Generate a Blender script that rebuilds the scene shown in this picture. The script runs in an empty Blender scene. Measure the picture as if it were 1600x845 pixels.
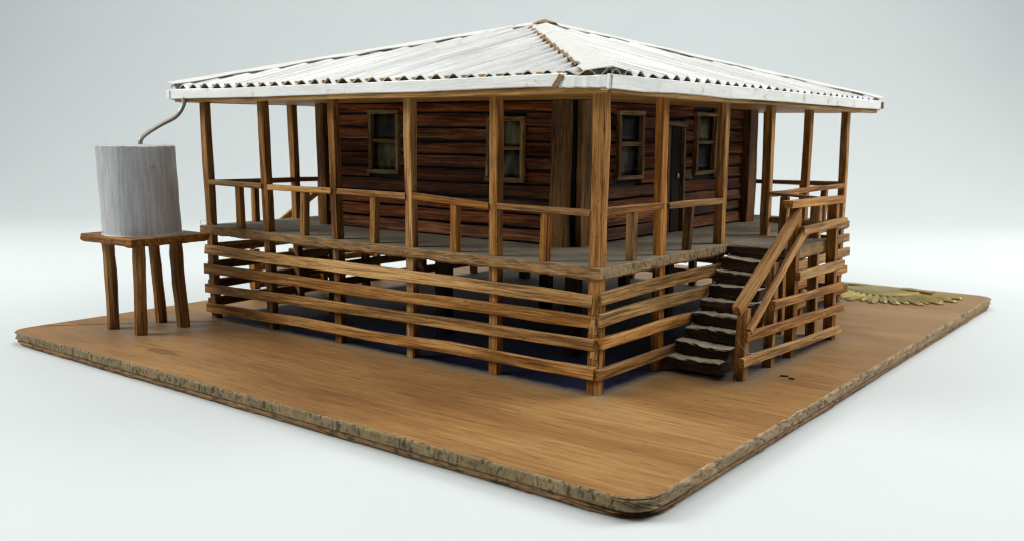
import bpy, bmesh, math, random
from mathutils import Vector, Matrix, noise
import numpy as np
random.seed(7)
R = math.radians
CM = 0.01
S = bpy.context.scene
COL = S.collection

# ------------------------------------------------------------------ camera
CAM = Vector((19.590, -30.997, 10.003))
YAW, PIT, ROL = R(127.425), R(-8.069), R(0.591)
fw = Vector((math.cos(PIT)*math.cos(YAW), math.cos(PIT)*math.sin(YAW), math.sin(PIT)))
rt = Vector((math.sin(YAW), -math.cos(YAW), 0.0))
up = rt.cross(fw)
rt, up = math.cos(ROL)*rt + math.sin(ROL)*up, -math.sin(ROL)*rt + math.cos(ROL)*up
cd = bpy.data.cameras.new('camera')
cam = bpy.data.objects.new('camera', cd)
COL.objects.link(cam)
M = Matrix((rt, up, -fw)).transposed().to_4x4()
M.translation = CAM*CM
cam.matrix_world = M
cd.sensor_width = 36.0
cd.lens = 36.0*1496.3/1600.0
cd.clip_start, cd.clip_end = 0.02, 50.0
cd.dof.use_dof = True
cd.dof.focus_distance = 0.40
cd.dof.aperture_fstop = 25.0
S.camera = cam

# ------------------------------------------------------------------ world, lamps, exposure
w = bpy.data.worlds.new('World')
S.world = w
w.use_nodes = True
w.node_tree.nodes['Background'].inputs[0].default_value = (0.70, 0.82, 1.0, 1)
w.node_tree.nodes['Background'].inputs[1].default_value = 0.045
CEN = Vector((-10, 13, 4))
fh = Vector((fw.x, fw.y, 0)).normalized()
rh = Vector((rt.x, rt.y, 0)).normalized()

def area(name, loc, target, sx, sy, power, col):
    l = bpy.data.lights.new(name, 'AREA')
    l.shape = 'RECTANGLE'
    l.size, l.size_y, l.energy, l.color = sx, sy, power, col
    o = bpy.data.objects.new(name, l)
    COL.objects.link(o)
    o.location = loc*CM
    o.rotation_euler = ((target-loc)*-1).to_track_quat('Z', 'Y').to_euler()
    return o

area('softbox_top', CEN + Vector((0, 0, 95)) - fh*6 + rh*4, CEN - fh*10, 1.0, 0.8, 7.0, (1.0, 0.985, 0.955))
area('softbox_left', CEN - rh*106 - fh*16 + Vector((0, 0, 70)), CEN, 0.6, 0.6, 14.0, (1.0, 0.965, 0.905))
area('softbox_right', CEN + rh*102 + fh*14 + Vector((0, 0, 68)), CEN, 0.6, 0.6, 14.5, (1.0, 0.965, 0.905))
area('added_backdrop_fill', CEN + fh*55 + Vector((0, 0, 105)), CEN + fh*116, 2.8, 0.4, 5.6, (0.96, 1.0, 1.0))  # added fill out of view, brightens the sheet behind the model
S.cycles.filter_width = 1.1
S.view_settings.view_transform = 'Standard'
S.view_settings.look = 'None'
S.view_settings.exposure = 0.0
S.view_settings.gamma = 1.0
S.view_settings.use_curve_mapping = False
S.cycles.max_bounces = 8

# ------------------------------------------------------------------ node helpers
def new_mat(name):
    m = bpy.data.materials.new(name)
    m.use_nodes = True
    return m, m.node_tree, m.node_tree.nodes['Principled BSDF']

class G:
    """small node-graph helper"""
    def __init__(s, nt): s.nt = nt
    def n(s, t, **kw):
        nd = s.nt.nodes.new(t)
        for k, v in kw.items(): setattr(nd, k, v)
        return nd
    def l(s, a, b): s.nt.links.new(a, b)
    def coords(s, rnd=True, world=False):
        if world:
            g = s.n('ShaderNodeNewGeometry'); src = g.outputs['Position']
        else:
            t = s.n('ShaderNodeTexCoord'); src = t.outputs['Object']
        m = s.n('ShaderNodeVectorMath', operation='SCALE'); m.inputs['Scale'].default_value = 100
        s.l(src, m.inputs[0]); out = m.outputs[0]
        if rnd:
            oi = s.n('ShaderNodeObjectInfo')
            k = s.n('ShaderNodeMath', operation='MULTIPLY'); k.inputs[1].default_value = 91.7
            s.l(oi.outputs['Random'], k.inputs[0])
            a = s.n('ShaderNodeVectorMath', operation='ADD')
            s.l(out, a.inputs[0]); s.l(k.outputs[0], a.inputs[1]); out = a.outputs[0]
        return out
    def noise(s, vec, scale, detail=4, rough=0.6, dist=0.0):
        mp = s.n('ShaderNodeMapping')
        mp.inputs['Scale'].default_value = scale if not isinstance(scale, (int, float)) else (scale,)*3
        s.l(vec, mp.inputs['Vector'])
        t = s.n('ShaderNodeTexNoise')
        t.inputs['Scale'].default_value = 1.0
        t.inputs['Detail'].default_value = detail
        t.inputs['Roughness'].default_value = rough
        t.inputs['Distortion'].default_value = dist
        s.l(mp.outputs[0], t.inputs['Vector'])
        return t.outputs['Fac']
    def rng(s, v, a, b, c=0.0, d=1.0, smooth=False):
        m = s.n('ShaderNodeMapRange')
        m.interpolation_type = 'SMOOTHSTEP' if smooth else 'LINEAR'
        for i, x in zip((1, 2, 3, 4), (a, b, c, d)): m.inputs[i].default_value = x
        s.l(v, m.inputs[0]); return m.outputs[0]
    def math(s, op, a, b=None):
        m = s.n('ShaderNodeMath', operation=op)
        for i, x in enumerate((a, b)):
            if x is None: continue
            if isinstance(x, (int, float)): m.inputs[i].default_value = x
            else: s.l(x, m.inputs[i])
        return m.outputs[0]
    def ramp(s, v, *stops):
        r = s.n('ShaderNodeValToRGB')
        e = r.color_ramp.elements
        while len(e) < len(stops): e.new(0.5)
        for k, (p, c) in zip(e, stops):
            k.position = p; k.color = (*c, 1)
        s.l(v, r.inputs[0]); return r.outputs[0]
    def mix(s, f, a, b, mode='MIX'):
        m = s.n('ShaderNodeMix', data_type='RGBA', blend_type=mode)
        m.inputs['Factor'].default_value = 1.0
        for sock, x in ((m.inputs['Factor'], f), (m.inputs['A'], a), (m.inputs['B'], b)):
            if isinstance(x, (int, float)): sock.default_value = x
            elif isinstance(x, tuple): sock.default_value = (*x, 1)
            else: s.l(x, sock)
        return m.outputs['Result']
    def bump(s, h, strength, dist, bsdf):
        b = s.n('ShaderNodeBump')
        b.inputs['Strength'].default_value = strength
        b.inputs['Distance'].default_value = dist
        s.l(h, b.inputs['Height']); s.l(b.outputs[0], bsdf.inputs['Normal'])
    def upness(s, lo=0.6, hi=0.95):
        g = s.n('ShaderNodeNewGeometry')
        x = s.n('ShaderNodeSeparateXYZ'); s.l(g.outputs['True Normal'], x.inputs[0])
        return s.rng(x.outputs['Z'], lo, hi)

def wood(name, dark, mid, light, dust=0.35, spec_amt=0.7, rough=0.5, tint=0.28, stretch=0.3):
    """stained strip wood, grain along the piece's own x axis"""
    m, nt, b = new_mat(name); g = G(nt)
    v = g.coords()
    broad = g.noise(v, (stretch*.5, 1.6, 1.6), 3, .55)
    grain = g.noise(v, (stretch*1.3, 9.5, 9.5), 5, .72, .25)
    f = g.math('ADD', g.math('MULTIPLY', grain, 0.62), g.math('MULTIPLY', broad, 0.38))
    c = g.ramp(f, (.41, dark), (.5, mid), (.60, light))
    line = g.rng(g.noise(v, (stretch*.7, 6.5, 6.5), 3, .6, .4), .60, .70)
    c = g.mix(g.math('MULTIPLY', line, .4), c, tuple(x*.45 for x in dark))
    sp = g.rng(g.noise(v, (2.4, 8.5, 8.5), 3, .6), .64, .72)
    c = g.mix(g.math('MULTIPLY', sp, spec_amt*.75), c, tuple(x*.2 for x in dark))
    blot = g.rng(g.noise(v, (.5, .8, .8), 4, .6), .56, .75)
    c = g.mix(g.math('MULTIPLY', blot, .5), c, tuple(x*.6 for x in dark))
    oi = g.n('ShaderNodeObjectInfo')
    t = g.rng(oi.outputs['Random'], 0, 1, 1-tint, 1+tint*.7)
    hs = g.n('ShaderNodeHueSaturation')
    r2 = g.math('FRACT', g.math('MULTIPLY', oi.outputs['Random'], 37.3))
    g.l(g.rng(r2, 0, 1, .492, .508), hs.inputs['Hue']); g.l(g.rng(r2, 0, 1, 1.08, .92), hs.inputs['Saturation'])
    g.l(t, hs.inputs['Value']); g.l(c, hs.inputs['Color'])
    c = hs.outputs[0]
    if dust:
        dm = g.math('MULTIPLY', g.upness(), g.rng(g.noise(v, (.9, 1.6, 1.6), 4, .7), .3, .75, .25, 1))
        c = g.mix(g.math('MULTIPLY', dm, dust), c, (.27, .235, .18))
    g.l(c, b.inputs['Base Color'])
    b.inputs['Roughness'].default_value = rough
    g.l(g.rng(grain, .3, .7, rough-.1, rough+.15), b.inputs['Roughness'])
    b.inputs['Specular IOR Level'].default_value = .14
    h = g.math('ADD', grain, g.math('MULTIPLY', sp, -.6))
    g.bump(h, .6, .0005, b)
    return m

W_POST = wood('stained_post_wood', (.105, .042, .009), (.285, .124, .028), (.48, .255, .078), spec_amt=.9)
W_SLAT = wood('stained_slat_wood', (.13, .055, .012), (.34, .160, .040), (.56, .325, .115), dust=.4)
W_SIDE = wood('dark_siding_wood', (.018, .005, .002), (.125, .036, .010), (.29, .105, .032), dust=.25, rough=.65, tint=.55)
W_CORN = wood('corner_board_wood', (.055, .023, .006), (.145, .064, .016), (.25, .125, .036), dust=.2, stretch=.5)
W_FRAME = wood('window_frame_wood', (.08, .042, .014), (.20, .115, .042), (.34, .23, .10), dust=.3, stretch=.6)
W_BEAM = wood('eave_beam_wood', (.16, .08, .022), (.32, .18, .06), (.46, .29, .11), dust=.2)
W_STAND = wood('tank_stand_wood', (.11, .046, .010), (.25, .12, .03), (.39, .21, .065), dust=.35)
W_DARK = wood('dark_inner_wood', (.015, .008, .004), (.038, .018, .008), (.07, .038, .018), dust=.1)
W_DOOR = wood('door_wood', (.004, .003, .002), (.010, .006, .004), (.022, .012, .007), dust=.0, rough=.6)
W_STEP = wood('step_wood', (.016, .011, .009), (.045, .027, .018), (.10, .068, .044), dust=0, rough=.7)

def dusty_step():
    m = W_STEP; g = G(m.node_tree); b = m.node_tree.nodes['Principled BSDF']
    src = b.inputs['Base Color'].links[0].from_socket
    v = g.coords()
    dm = g.math('MULTIPLY', g.upness(.5, .9), g.rng(g.noise(v, 2.2, 5, .7), .2, .45, .7, 1))
    c = g.mix(g.math('MULTIPLY', dm, .95), src, (.48, .42, .32))
    g.l(c, b.inputs['Base Color'])
dusty_step()

def dusty_deck():
    m, nt, b = new_mat('dusty_deck'); g = G(nt)
    v = g.coords(False)
    n1 = g.noise(v, (.35, .35, .35), 5, .65)
    gr = g.noise(v, (.5, 7, 7), 4, .6)
    c = g.ramp(n1, (.3, (.10, .088, .06)), (.52, (.16, .145, .105)), (.72, (.24, .22, .17)))
    c = g.mix(g.math('MULTIPLY', g.rng(gr, .55, .75), .45), c, (.10, .08, .05))
    spots = g.rng(g.noise(v, 3.5, 2, .5), .68, .75)
    c = g.mix(g.math('MULTIPLY', spots, .5), c, (.09, .07, .045))
    g.l(c, b.inputs['Base Color']); b.inputs['Roughness'].default_value = .9
    g.bump(g.noise(v, 12, 4, .7), .3, .0006, b)
    return m
DECK_TOP = dusty_deck()

def raw_edge(name, a, bb, c3, pit=.7, sc=(5, 5, 1.6)):
    m, nt, b = new_mat(name); g = G(nt)
    v = g.coords(False)
    n1 = g.noise(v, (.8, .8, 2.5), 4, .6)
    fib = g.noise(v, sc, 4, .65, .4)
    f = g.math('ADD', g.math('MULTIPLY', n1, .5), g.math('MULTIPLY', fib, .5))
    c = g.ramp(f, (.34, a), (.5, bb), (.66, c3))
    pm = g.math('MULTIPLY', g.rng(g.noise(v, tuple(x*.9 for x in sc), 3, .55, .6), .53, .61), g.rng(g.noise(v, .45, 2, .5), .36, .52, .25, 1))
    c = g.mix(g.math('MULTIPLY', pm, pit), c, tuple(x*.16 for x in a))
    g.l(c, b.inputs['Base Color']); b.inputs['Roughness'].default_value = .85
    g.bump(g.math('SUBTRACT', fib, g.math('MULTIPLY', pm, 1.3)), .4, .0005, b)
    return m
EDGE_DECK = raw_edge('deck_edge_wood', (.13, .065, .020), (.27, .15, .052), (.40, .25, .10), .55, (1.3, 9, 10))
EDGE_DECK_R = raw_edge('deck_edge_end_grain', (.14, .085, .035), (.25, .165, .075), (.36, .26, .13), .7, (9, 6, 4))
EDGE_BOARD = raw_edge('board_edge_core', (.115, .078, .036), (.205, .148, .068), (.31, .235, .12), .8, (7, 7, 3.4))
EDGE_BOARD_R = raw_edge('board_edge_fibre', (.16, .105, .05), (.26, .18, .09), (.41, .31, .175), .7, (9, 3, 9))
PLY_LOW = raw_edge('board_lower_ply', (.17, .09, .04), (.30, .175, .08), (.42, .28, .14), .7, (3, 3, 10))

def board_top():
    m, nt, b = new_mat('board_top_veneer'); g = G(nt)
    v = g.coords(False)
    broad = g.noise(v, (.07, .30, .3), 4, .55, .4)
    fine = g.noise(v, (.25, 4.6, 3), 7, .76, .3)
    pore = g.noise(v, (.6, 7.5, 3), 3, .65)
    f = g.math('ADD', g.math('MULTIPLY', broad, .5), g.math('MULTIPLY', fine, .5))
    c = g.ramp(f, (.37, (.165, .080, .025)), (.5, (.265, .140, .047)), (.62, (.365, .215, .084)))
    c = g.mix(g.math('MULTIPLY', g.rng(pore, .57, .68), .6), c, (.10, .042, .016))
    dk = g.rng(g.noise(v, (.35, 2.2, 1), 3, .6), .61, .72)
    c = g.mix(g.math('MULTIPLY', dk, .35), c, (.09, .04, .018))
    # worn paler patches and grey haze of dust lying round the house and the tank stand
    worn = g.rng(g.noise(v, (.12, .3, .3), 4, .6), .55, .75)
    c = g.mix(g.math('MULTIPLY', worn, .35), c, (.36, .22, .10))
    x = g.n('ShaderNodeSeparateXYZ'); g.l(v, x.inputs[0])
    def boxdist(cx, cy, hx, hy):
        dx = g.math('SUBTRACT', g.math('ABSOLUTE', g.math('SUBTRACT', x.outputs[0], cx)), hx)
        dy = g.math('SUBTRACT', g.math('ABSOLUTE', g.math('SUBTRACT', x.outputs[1], cy)), hy)
        return g.math('MAXIMUM', dx, dy)
    wob = g.math('MULTIPLY', g.math('SUBTRACT', g.noise(v, .8, 4, .6), .5), 1.6)
    d1 = g.rng(g.math('ADD', boxdist(-12.2, 13.8, 12.5, 14.1), wob), -.2, 1.2, .85, 0, True)
    d2 = g.rng(g.math('ADD', boxdist(2.1, 11, 2.1, 6.2), wob), -.2, 1.1, .75, 0, True)
    d3 = g.rng(g.math('ADD', boxdist(-24.4, -3.4, 1.9, 2.6), wob), -.8, 1.6, .8, 0, True)
    d = g.math('MAXIMUM', g.math('MAXIMUM', d1, d2), d3)
    far = g.rng(x.outputs[1], 8, 34, 0, .45)
    d = g.math('MAXIMUM', d, far)
    d = g.math('MULTIPLY', d, g.rng(g.noise(v, 2.5, 5, .7), .3, .7, .55, 1))
    c = g.mix(d, c, (.215, .165, .108))
    # small smear near the left front of the board
    dxs = g.math('DIVIDE', g.math('ADD', x.outputs[0], 19.3), 1.3)
    dys = g.math('DIVIDE', g.math('ADD', x.outputs[1], 6.6), .38)
    rr = g.math('SQRT', g.math('ADD', g.math('MULTIPLY', dxs, dxs), g.math('MULTIPLY', dys, dys)))
    rr = g.math('ADD', rr, g.math('MULTIPLY', g.math('SUBTRACT', g.noise(v, 2.2, 3), .5), 1.2))
    c = g.mix(g.rng(rr, .7, 1.05, .6, 0, True), c, (.12, .055, .03))
    g.l(c, b.inputs['Base Color'])
    g.l(g.rng(fine, .3, .7, .42, .6), b.inputs['Roughness'])
    b.inputs['Specular IOR Level'].default_value = .2
    g.bump(g.math('SUBTRACT', fine, g.math('MULTIPLY', pore, .5)), .35, .0005, b)
    return m
BOARD_TOP = board_top()

def metal_paint(name, base, streak, stain, metallic=.25, rough=.33, sc=(2.5, .35, .35), stain_amt=.8, bump=.5, bumpd=.0006):
    m, nt, b = new_mat(name); g = G(nt)
    v = g.coords()
    st = g.noise(v, sc, 5, .65, .2)
    fl = g.noise(v, 2.3, 5, .7)
    c = g.mix(g.rng(st, .35, .7), base, streak)
    if name.startswith('silver'): bump = .18
    lo = .57 if name.startswith('gutter') else .62
    rs = g.rng(g.noise(v, (1.1, 1.1, 1.1), 6, .75), lo, lo+.09)
    c = g.mix(g.math('MULTIPLY', rs, stain_amt), c, stain)
    g.l(c, b.inputs['Base Color'])
    b.inputs['Metallic'].default_value = metallic
    g.l(g.rng(fl, .3, .7, rough-.08, rough+.2), b.inputs['Roughness'])
    g.bump(g.math('ADD', st, g.math('MULTIPLY', fl, .8)), bump, bumpd, b)
    return m
ROOF = metal_paint('silver_roof_paint', (.70, .71, .70), (.40, .41, .415), (.42, .34, .21), .2, .30, (2.4, .10, .3), .45)
CAP = metal_paint('hip_cap_paint', (.66, .67, .64), (.58, .59, .57), (.46, .38, .25), .1, .42, (1, 1, 1), .35, .3)
GUTTER = metal_paint('gutter_paint', (.82, .85, .84), (.70, .73, .73), (.42, .31, .14), .1, .4, (.35, 3, 3), .6, .4)
GALV = metal_paint('grey_pipe_metal', (.42, .40, .36), (.30, .29, .26), (.16, .12, .08), .6, .42, (.5, .5, .5), .4)
TANK = metal_paint('aluminium_tank_paint', (.55, .565, .59), (.37, .375, .385), (.15, .125, .09), .3, .38, (6, 6, .5), .75, .5, .0007)
BRASS = metal_paint('tarnished_brass', (.37, .265, .075), (.19, .17, .065), (.06, .085, .045), .55, .38, (1.2, 1.2, 1.2), .9, .6)
KNOB = metal_paint('knob_metal', (.30, .31, .33), (.22, .22, .24), (.2, .2, .2), .7, .35)

def simple(name, col, rough=.6, var=.25, sc=2.0):
    m, nt, b = new_mat(name); g = G(nt)
    v = g.coords()
    n = g.noise(v, sc, 5, .65)
    c = g.mix(g.rng(n, .3, .7), tuple(x*(1-var) for x in col), tuple(x*(1+var) for x in col))
    g.l(c, b.inputs['Base Color']); b.inputs['Roughness'].default_value = rough
    g.bump(n, .2, .0005, b)
    return m
RUST = simple('rusty_glue', (.22, .12, .045), .7, .6, 5)
HAIR = simple('pale_fibre', (.42, .37, .28), .7)
CHIP = simple('dark_splinter', (.05, .025, .012), .7)
DARKCORE = simple('black_gap_core', (.012, .009, .012), .8)  # near-black wall core, shows between the siding boards

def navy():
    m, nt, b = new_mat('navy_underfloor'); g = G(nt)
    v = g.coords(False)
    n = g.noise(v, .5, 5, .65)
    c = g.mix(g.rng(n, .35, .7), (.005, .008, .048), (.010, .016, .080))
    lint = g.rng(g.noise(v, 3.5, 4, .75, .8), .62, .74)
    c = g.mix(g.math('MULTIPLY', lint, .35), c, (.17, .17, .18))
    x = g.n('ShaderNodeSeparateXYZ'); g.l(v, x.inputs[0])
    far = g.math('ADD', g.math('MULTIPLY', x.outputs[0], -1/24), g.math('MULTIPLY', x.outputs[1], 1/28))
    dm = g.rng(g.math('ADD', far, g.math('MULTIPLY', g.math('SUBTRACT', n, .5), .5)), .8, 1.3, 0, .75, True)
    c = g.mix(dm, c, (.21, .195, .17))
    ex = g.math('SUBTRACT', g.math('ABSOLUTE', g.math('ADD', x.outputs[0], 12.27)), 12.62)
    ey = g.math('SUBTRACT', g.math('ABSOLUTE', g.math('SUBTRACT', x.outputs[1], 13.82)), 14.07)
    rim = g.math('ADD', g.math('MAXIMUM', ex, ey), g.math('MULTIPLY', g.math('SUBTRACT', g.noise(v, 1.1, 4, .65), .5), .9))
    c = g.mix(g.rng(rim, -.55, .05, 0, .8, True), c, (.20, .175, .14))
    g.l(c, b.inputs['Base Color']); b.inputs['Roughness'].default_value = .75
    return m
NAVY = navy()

def pane_mat():
    m, nt, b = new_mat('mottled_pane'); g = G(nt)
    v = g.coords()
    n = g.noise(v, (.9, .9, .35), 3, .5, .3)
    c = g.ramp(n, (.40, (.006, .007, .007)), (.52, (.026, .028, .015)), (.62, (.14, .135, .06)))  # olive to near-black mottling set by stretched noise
    g.l(c, b.inputs['Base Color'])
    b.inputs['Roughness'].default_value = .4; b.inputs['Specular IOR Level'].default_value = .18
    g.bump(g.noise(v, 1.2, 2), .25, .001, b)
    return m
PANE = pane_mat()

def paper(name, col):
    m, nt, b = new_mat(name); g = G(nt)
    v = g.coords(False, True)
    n = g.noise(v, .12, 3, .5)
    c = g.mix(g.rng(n, .3, .7), tuple(x*.985 for x in col), col)
    g.l(c, b.inputs['Base Color']); b.inputs['Roughness'].default_value = .7
    b.inputs['Specular IOR Level'].default_value = .2
    return m
PAPER = paper('white_backdrop_sheet', (.56, .608, .622))

# ------------------------------------------------------------------ mesh helpers
def tag(o, label=None, cat=None, group=None, kind=None):
    for k, v in (('label', label), ('category', cat), ('group', group), ('kind', kind)):
        if v: o[k] = v
    return o

def link(name, me, mats, parent=None, mw=None):
    o = bpy.data.objects.new(name, me)
    for m in (mats if isinstance(mats, (list, tuple)) else [mats]): me.materials.append(m)
    COL.objects.link(o)
    if mw is not None: o.matrix_world = mw
    if parent is not None:
        o.parent = parent
        o.matrix_parent_inverse = Matrix.Identity(4)
        # parents all sit at matrices known here; keep world placement
        o.matrix_local = PW[parent].inverted() @ (mw if mw is not None else Matrix.Identity(4))
    PW[o] = mw if mw is not None else Matrix.Identity(4)
    return o
PW = {}

def empty(name, loc, parent=None):
    o = bpy.data.objects.new(name, None)
    COL.objects.link(o)
    o.empty_display_size = .01
    o.location = Vector(loc)*CM
    PW[o] = Matrix.Translation(Vector(loc)*CM)
    return o

def mesh(name, vs, fs, smooth=False, scale=CM):
    me = bpy.data.meshes.new(name)
    me.from_pydata([tuple(c*scale for c in v) for v in vs], [], fs)
    me.update()
    if smooth:
        me.polygons.foreach_set('use_smooth', [True]*len(me.polygons))
    return me

def beam_mesh(name, L, wy, hz, jit=.03, nst=5, ch=.028, ragged=.06):
    """a hand-cut strip along local x (0..L): chamfered section, slightly wandering sides"""
    c = min(ch, wy*.3, hz*.3)
    a, b = wy/2, hz/2
    sec = [(-a+c, -b), (a-c, -b), (a, -b+c), (a, b-c), (a-c, b), (-a+c, b), (-a, b-c), (-a, -b+c)]
    vs, fs = [], []
    n = max(2, nst)
    ph = random.uniform(0, 100)
    for i in range(n):
        t = i/(n-1)
        x = t*L
        oy = (noise.noise((x*.22+ph, 1.3, 0)))*jit*1.5
        oz = (noise.noise((x*.22+ph, 7.7, 3)))*jit*1.5
        sy = 1 + random.uniform(-jit, jit)*.7/max(wy, .2)
        sz = 1 + random.uniform(-jit, jit)*.7/max(hz, .2)
        for (y, z) in sec:
            xx = x
            if i in (0, n-1): xx += random.uniform(-ragged, ragged)*.6
            vs.append((xx, y*sy+oy+random.uniform(-1, 1)*jit*.3, z*sz+oz+random.uniform(-1, 1)*jit*.3))
    for i in range(n-1):
        for k in range(8):
            k2 = (k+1) % 8
            fs.append((i*8+k, i*8+k2, (i+1)*8+k2, (i+1)*8+k))
    fs.append(tuple(range(7, -1, -1)))
    fs.append(tuple((n-1)*8+k for k in range(8)))
    return mesh(name, vs, fs)

def frame(p0, p1, nrm):
    p0, p1 = Vector(p0), Vector(p1)
    X = (p1-p0).normalized()
    Z = Vector(nrm); Z = (Z - X*Z.dot(X)).normalized()
    Y = Z.cross(X)
    m = Matrix((X, Y, Z)).transposed().to_4x4()
    m.translation = p0*CM
    return m, (p1-p0).length

def beam(name, p0, p1, nrm, wy, hz, mat, parent, jit=.03, nst=None, **kw):
    """strip from p0 to p1 (cm); hz is its thickness along nrm, wy across"""
    m, L = frame(p0, p1, nrm)
    me = beam_mesh(name, L, wy, hz, jit, nst or max(3, min(9, int(L/2.5)+2)), **kw)
    return link(name, me, mat, parent, m)

def tube_mesh(name, pts, r, seg=10, smooth=True):
    vs, fs = [], []
    pts = [Vector(p) for p in pts]
    prev = None
    for i, p in enumerate(pts):
        d = (pts[min(i+1, len(pts)-1)] - pts[max(i-1, 0)]).normalized()
        if prev is None:
            a = d.orthogonal().normalized()
        else:
            a = (prev - d*prev.dot(d)).normalized()
        prev = a
        bb = d.cross(a)
        for k in range(seg):
            t = 2*math.pi*k/seg
            vs.append(p + (a*math.cos(t)+bb*math.sin(t))*r)
    for i in range(len(pts)-1):
        for k in range(seg):
            k2 = (k+1) % seg
            fs.append((i*seg+k, i*seg+k2, (i+1)*seg+k2, (i+1)*seg+k))
    fs.append(tuple(range(seg-1, -1, -1)))
    fs.append(tuple((len(pts)-1)*seg+k for k in range(seg)))
    return mesh(name, vs, fs, smooth)

def spline(pts, n=8):
    P = [Vector(p) for p in pts]
    P = [P[0]*2-P[1]] + P + [P[-1]*2-P[-2]]
    out = []
    for i in range(1, len(P)-2):
        for k in range(n):
            t = k/n
            a, b, c, d = P[i-1], P[i], P[i+1], P[i+2]
            out.append(.5*((2*b) + (c-a)*t + (2*a-5*b+4*c-d)*t*t + (3*b-a-3*c+d)*t**3))
    out.append(P[-2])
    return out

# ------------------------------------------------------------------ setting: white backdrop sheet under the model, sweeping up behind
FLOOR_Z = -.68
def build_sweep():
    base = Vector((CAM.x, CAM.y, 0))
    prof = [(-70, FLOOR_Z)]
    d0, rad = 118, 55
    prof.append((d0, FLOOR_Z))
    for i in range(1, 25):
        t = i/24*math.pi/2
        prof.append((d0+rad*math.sin(t), FLOOR_Z+rad*(1-math.cos(t))))
    prof.append((d0+rad, FLOOR_Z+rad+75))
    vs, fs = [], []
    for (d, z) in prof:
        for sgn in (-1, 1):
            p = base + fh*d + rh*sgn*220
            vs.append((p.x, p.y, z))
    for i in range(len(prof)-1):
        fs.append((i*2, i*2+1, i*2+3, i*2+2))
    o = link('floor_sweep', mesh('floor_sweep', vs, fs, True), PAPER)
    tag(o, kind='structure')
build_sweep()

# ------------------------------------------------------------------ base board (two plies)
def rounded_outline(x0, x1, y0, y1, r, step=.13, amp=.04, seed=0.0):
    pts = []
    def seg(a, b):
        n = max(2, int((Vector(b)-Vector(a)).length/step))
        for i in range(n):
            t = i/n
            pts.append((a[0]+(b[0]-a[0])*t, a[1]+(b[1]-a[1])*t))
    def arc(cx, cy, a0):
        for i in range(10):
            t = a0+i/10*math.pi/2
            pts.append((cx+r*math.cos(t), cy+r*math.sin(t)))
    seg((x0+r, y0), (x1-r, y0)); arc(x1-r, y0+r, -math.pi/2)
    seg((x1, y0+r), (x1, y1-r)); arc(x1-r, y1-r, 0)
    seg((x1-r, y1), (x0+r, y1)); arc(x0+r, y1-r, math.pi/2)
    seg((x0, y1-r), (x0, y0+r)); arc(x0+r, y0+r, math.pi)
    cx, cy = (x0+x1)/2, (y0+y1)/2
    out = []
    for i, (x, y) in enumerate(pts):
        n = noise.noise((x*.5+seed, y*.5, seed))*amp*1.6 + noise.noise((x*2.3, y*2.3+seed, 4))*amp + noise.noise((x*6.5, y*6.5+seed, 7))*amp*.9
        dx, dy = x-cx, y-cy
        # push along the outward side
        if abs(dx)/(x1-x0) > abs(dy)/(y1-y0): x += math.copysign(n, dx)
        else: y += math.copysign(n, dy)
        out.append((x, y))
    return out

def slab(name, rings, mats, parent, side_index=lambda i, p: 1, top_index=0, bottom_index=1):
    """rings: list of equal-length outlines with z per point, bottom to top"""
    n = len(rings[0])
    vs = [p for r in rings for p in r]
    fs, mi = [], []
    for k in range(len(rings)-1):
        for i in range(n):
            j = (i+1) % n
            fs.append((k*n+i, k*n+j, (k+1)*n+j, (k+1)*n+i)); mi.append(side_index(k, vs[k*n+i]))
    for base, order, idx in (((len(rings)-1)*n, 1, top_index), (0, -1, bottom_index)):
        c = len(vs)
        rr = vs[base:base+n]
        vs.append(((min(p[0] for p in rr)+max(p[0] for p in rr))/2, (min(p[1] for p in rr)+max(p[1] for p in rr))/2, sum(p[2] for p in rr)/n))
        for i in range(n):
            j = (i+1) % n
            fs.append((c, base+i, base+j)[::order]); mi.append(idx)
    me = mesh(name, vs, fs)
    me.polygons.foreach_set('material_index', mi)
    return link(name, me, mats, parent)

BX0, BX1, BY0, BY1 = -29.45, 7.25, -8.8, 36.3
board = empty('base_board', (-11, 13, FLOOR_Z))
tag(board, 'brown plywood base board with worn raw edges under the house model', 'base board')
def ring(x0, x1, y0, y1, r, z, amp, seed, zamp=0.0):
    return [(x, y, z + (noise.noise((x*1.7+seed, y*1.7, 9))*zamp if zamp else 0)) for x, y in rounded_outline(x0, x1, y0, y1, r, amp=amp, seed=seed)]
def inset(d): return (BX0+d, BX1-d, BY0+d, BY1-d)
def side_top(k, p): return 2 if (p[0] > BX1-.9 and p[1] > BY0+1.0) else 1
slab('top_ply', [ring(*inset(.08), 1.0, -.43, .02, 3), ring(*inset(.0), 1.0, -.36, .02, 5), ring(*inset(-.01), 1.0, -.07, .022, 11, .012),
                 ring(*inset(.03), 1.0, -.02, .03, 12, .02), ring(*inset(.12), 1.0, 0.0, .03, 12)],
     [BOARD_TOP, EDGE_BOARD, EDGE_BOARD_R], board, side_top)
slab('lower_ply', [ring(*inset(.24), 1.3, FLOOR_Z+.002, .07, 31), ring(*inset(.10), 1.25, -.62, .06, 23, .02), ring(*inset(.03), 1.2, -.50, .03, 23, .02), ring(*inset(.07), 1.2, -.432, .03, 22)],
     [PLY_LOW, PLY_LOW], board, lambda k, p: 0)
for o_ in list(board.children): o_.matrix_local = PW[board].inverted() @ Matrix.Identity(4)

# ------------------------------------------------------------------ the house model
house = empty('house_model', (-12.3, 13.8, 0))
tag(house, 'brown wooden verandah house model with silver corrugated hip roof and slatted understorey', 'model house')
BEAM_Z = 11.56
DK = 5.0
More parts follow.
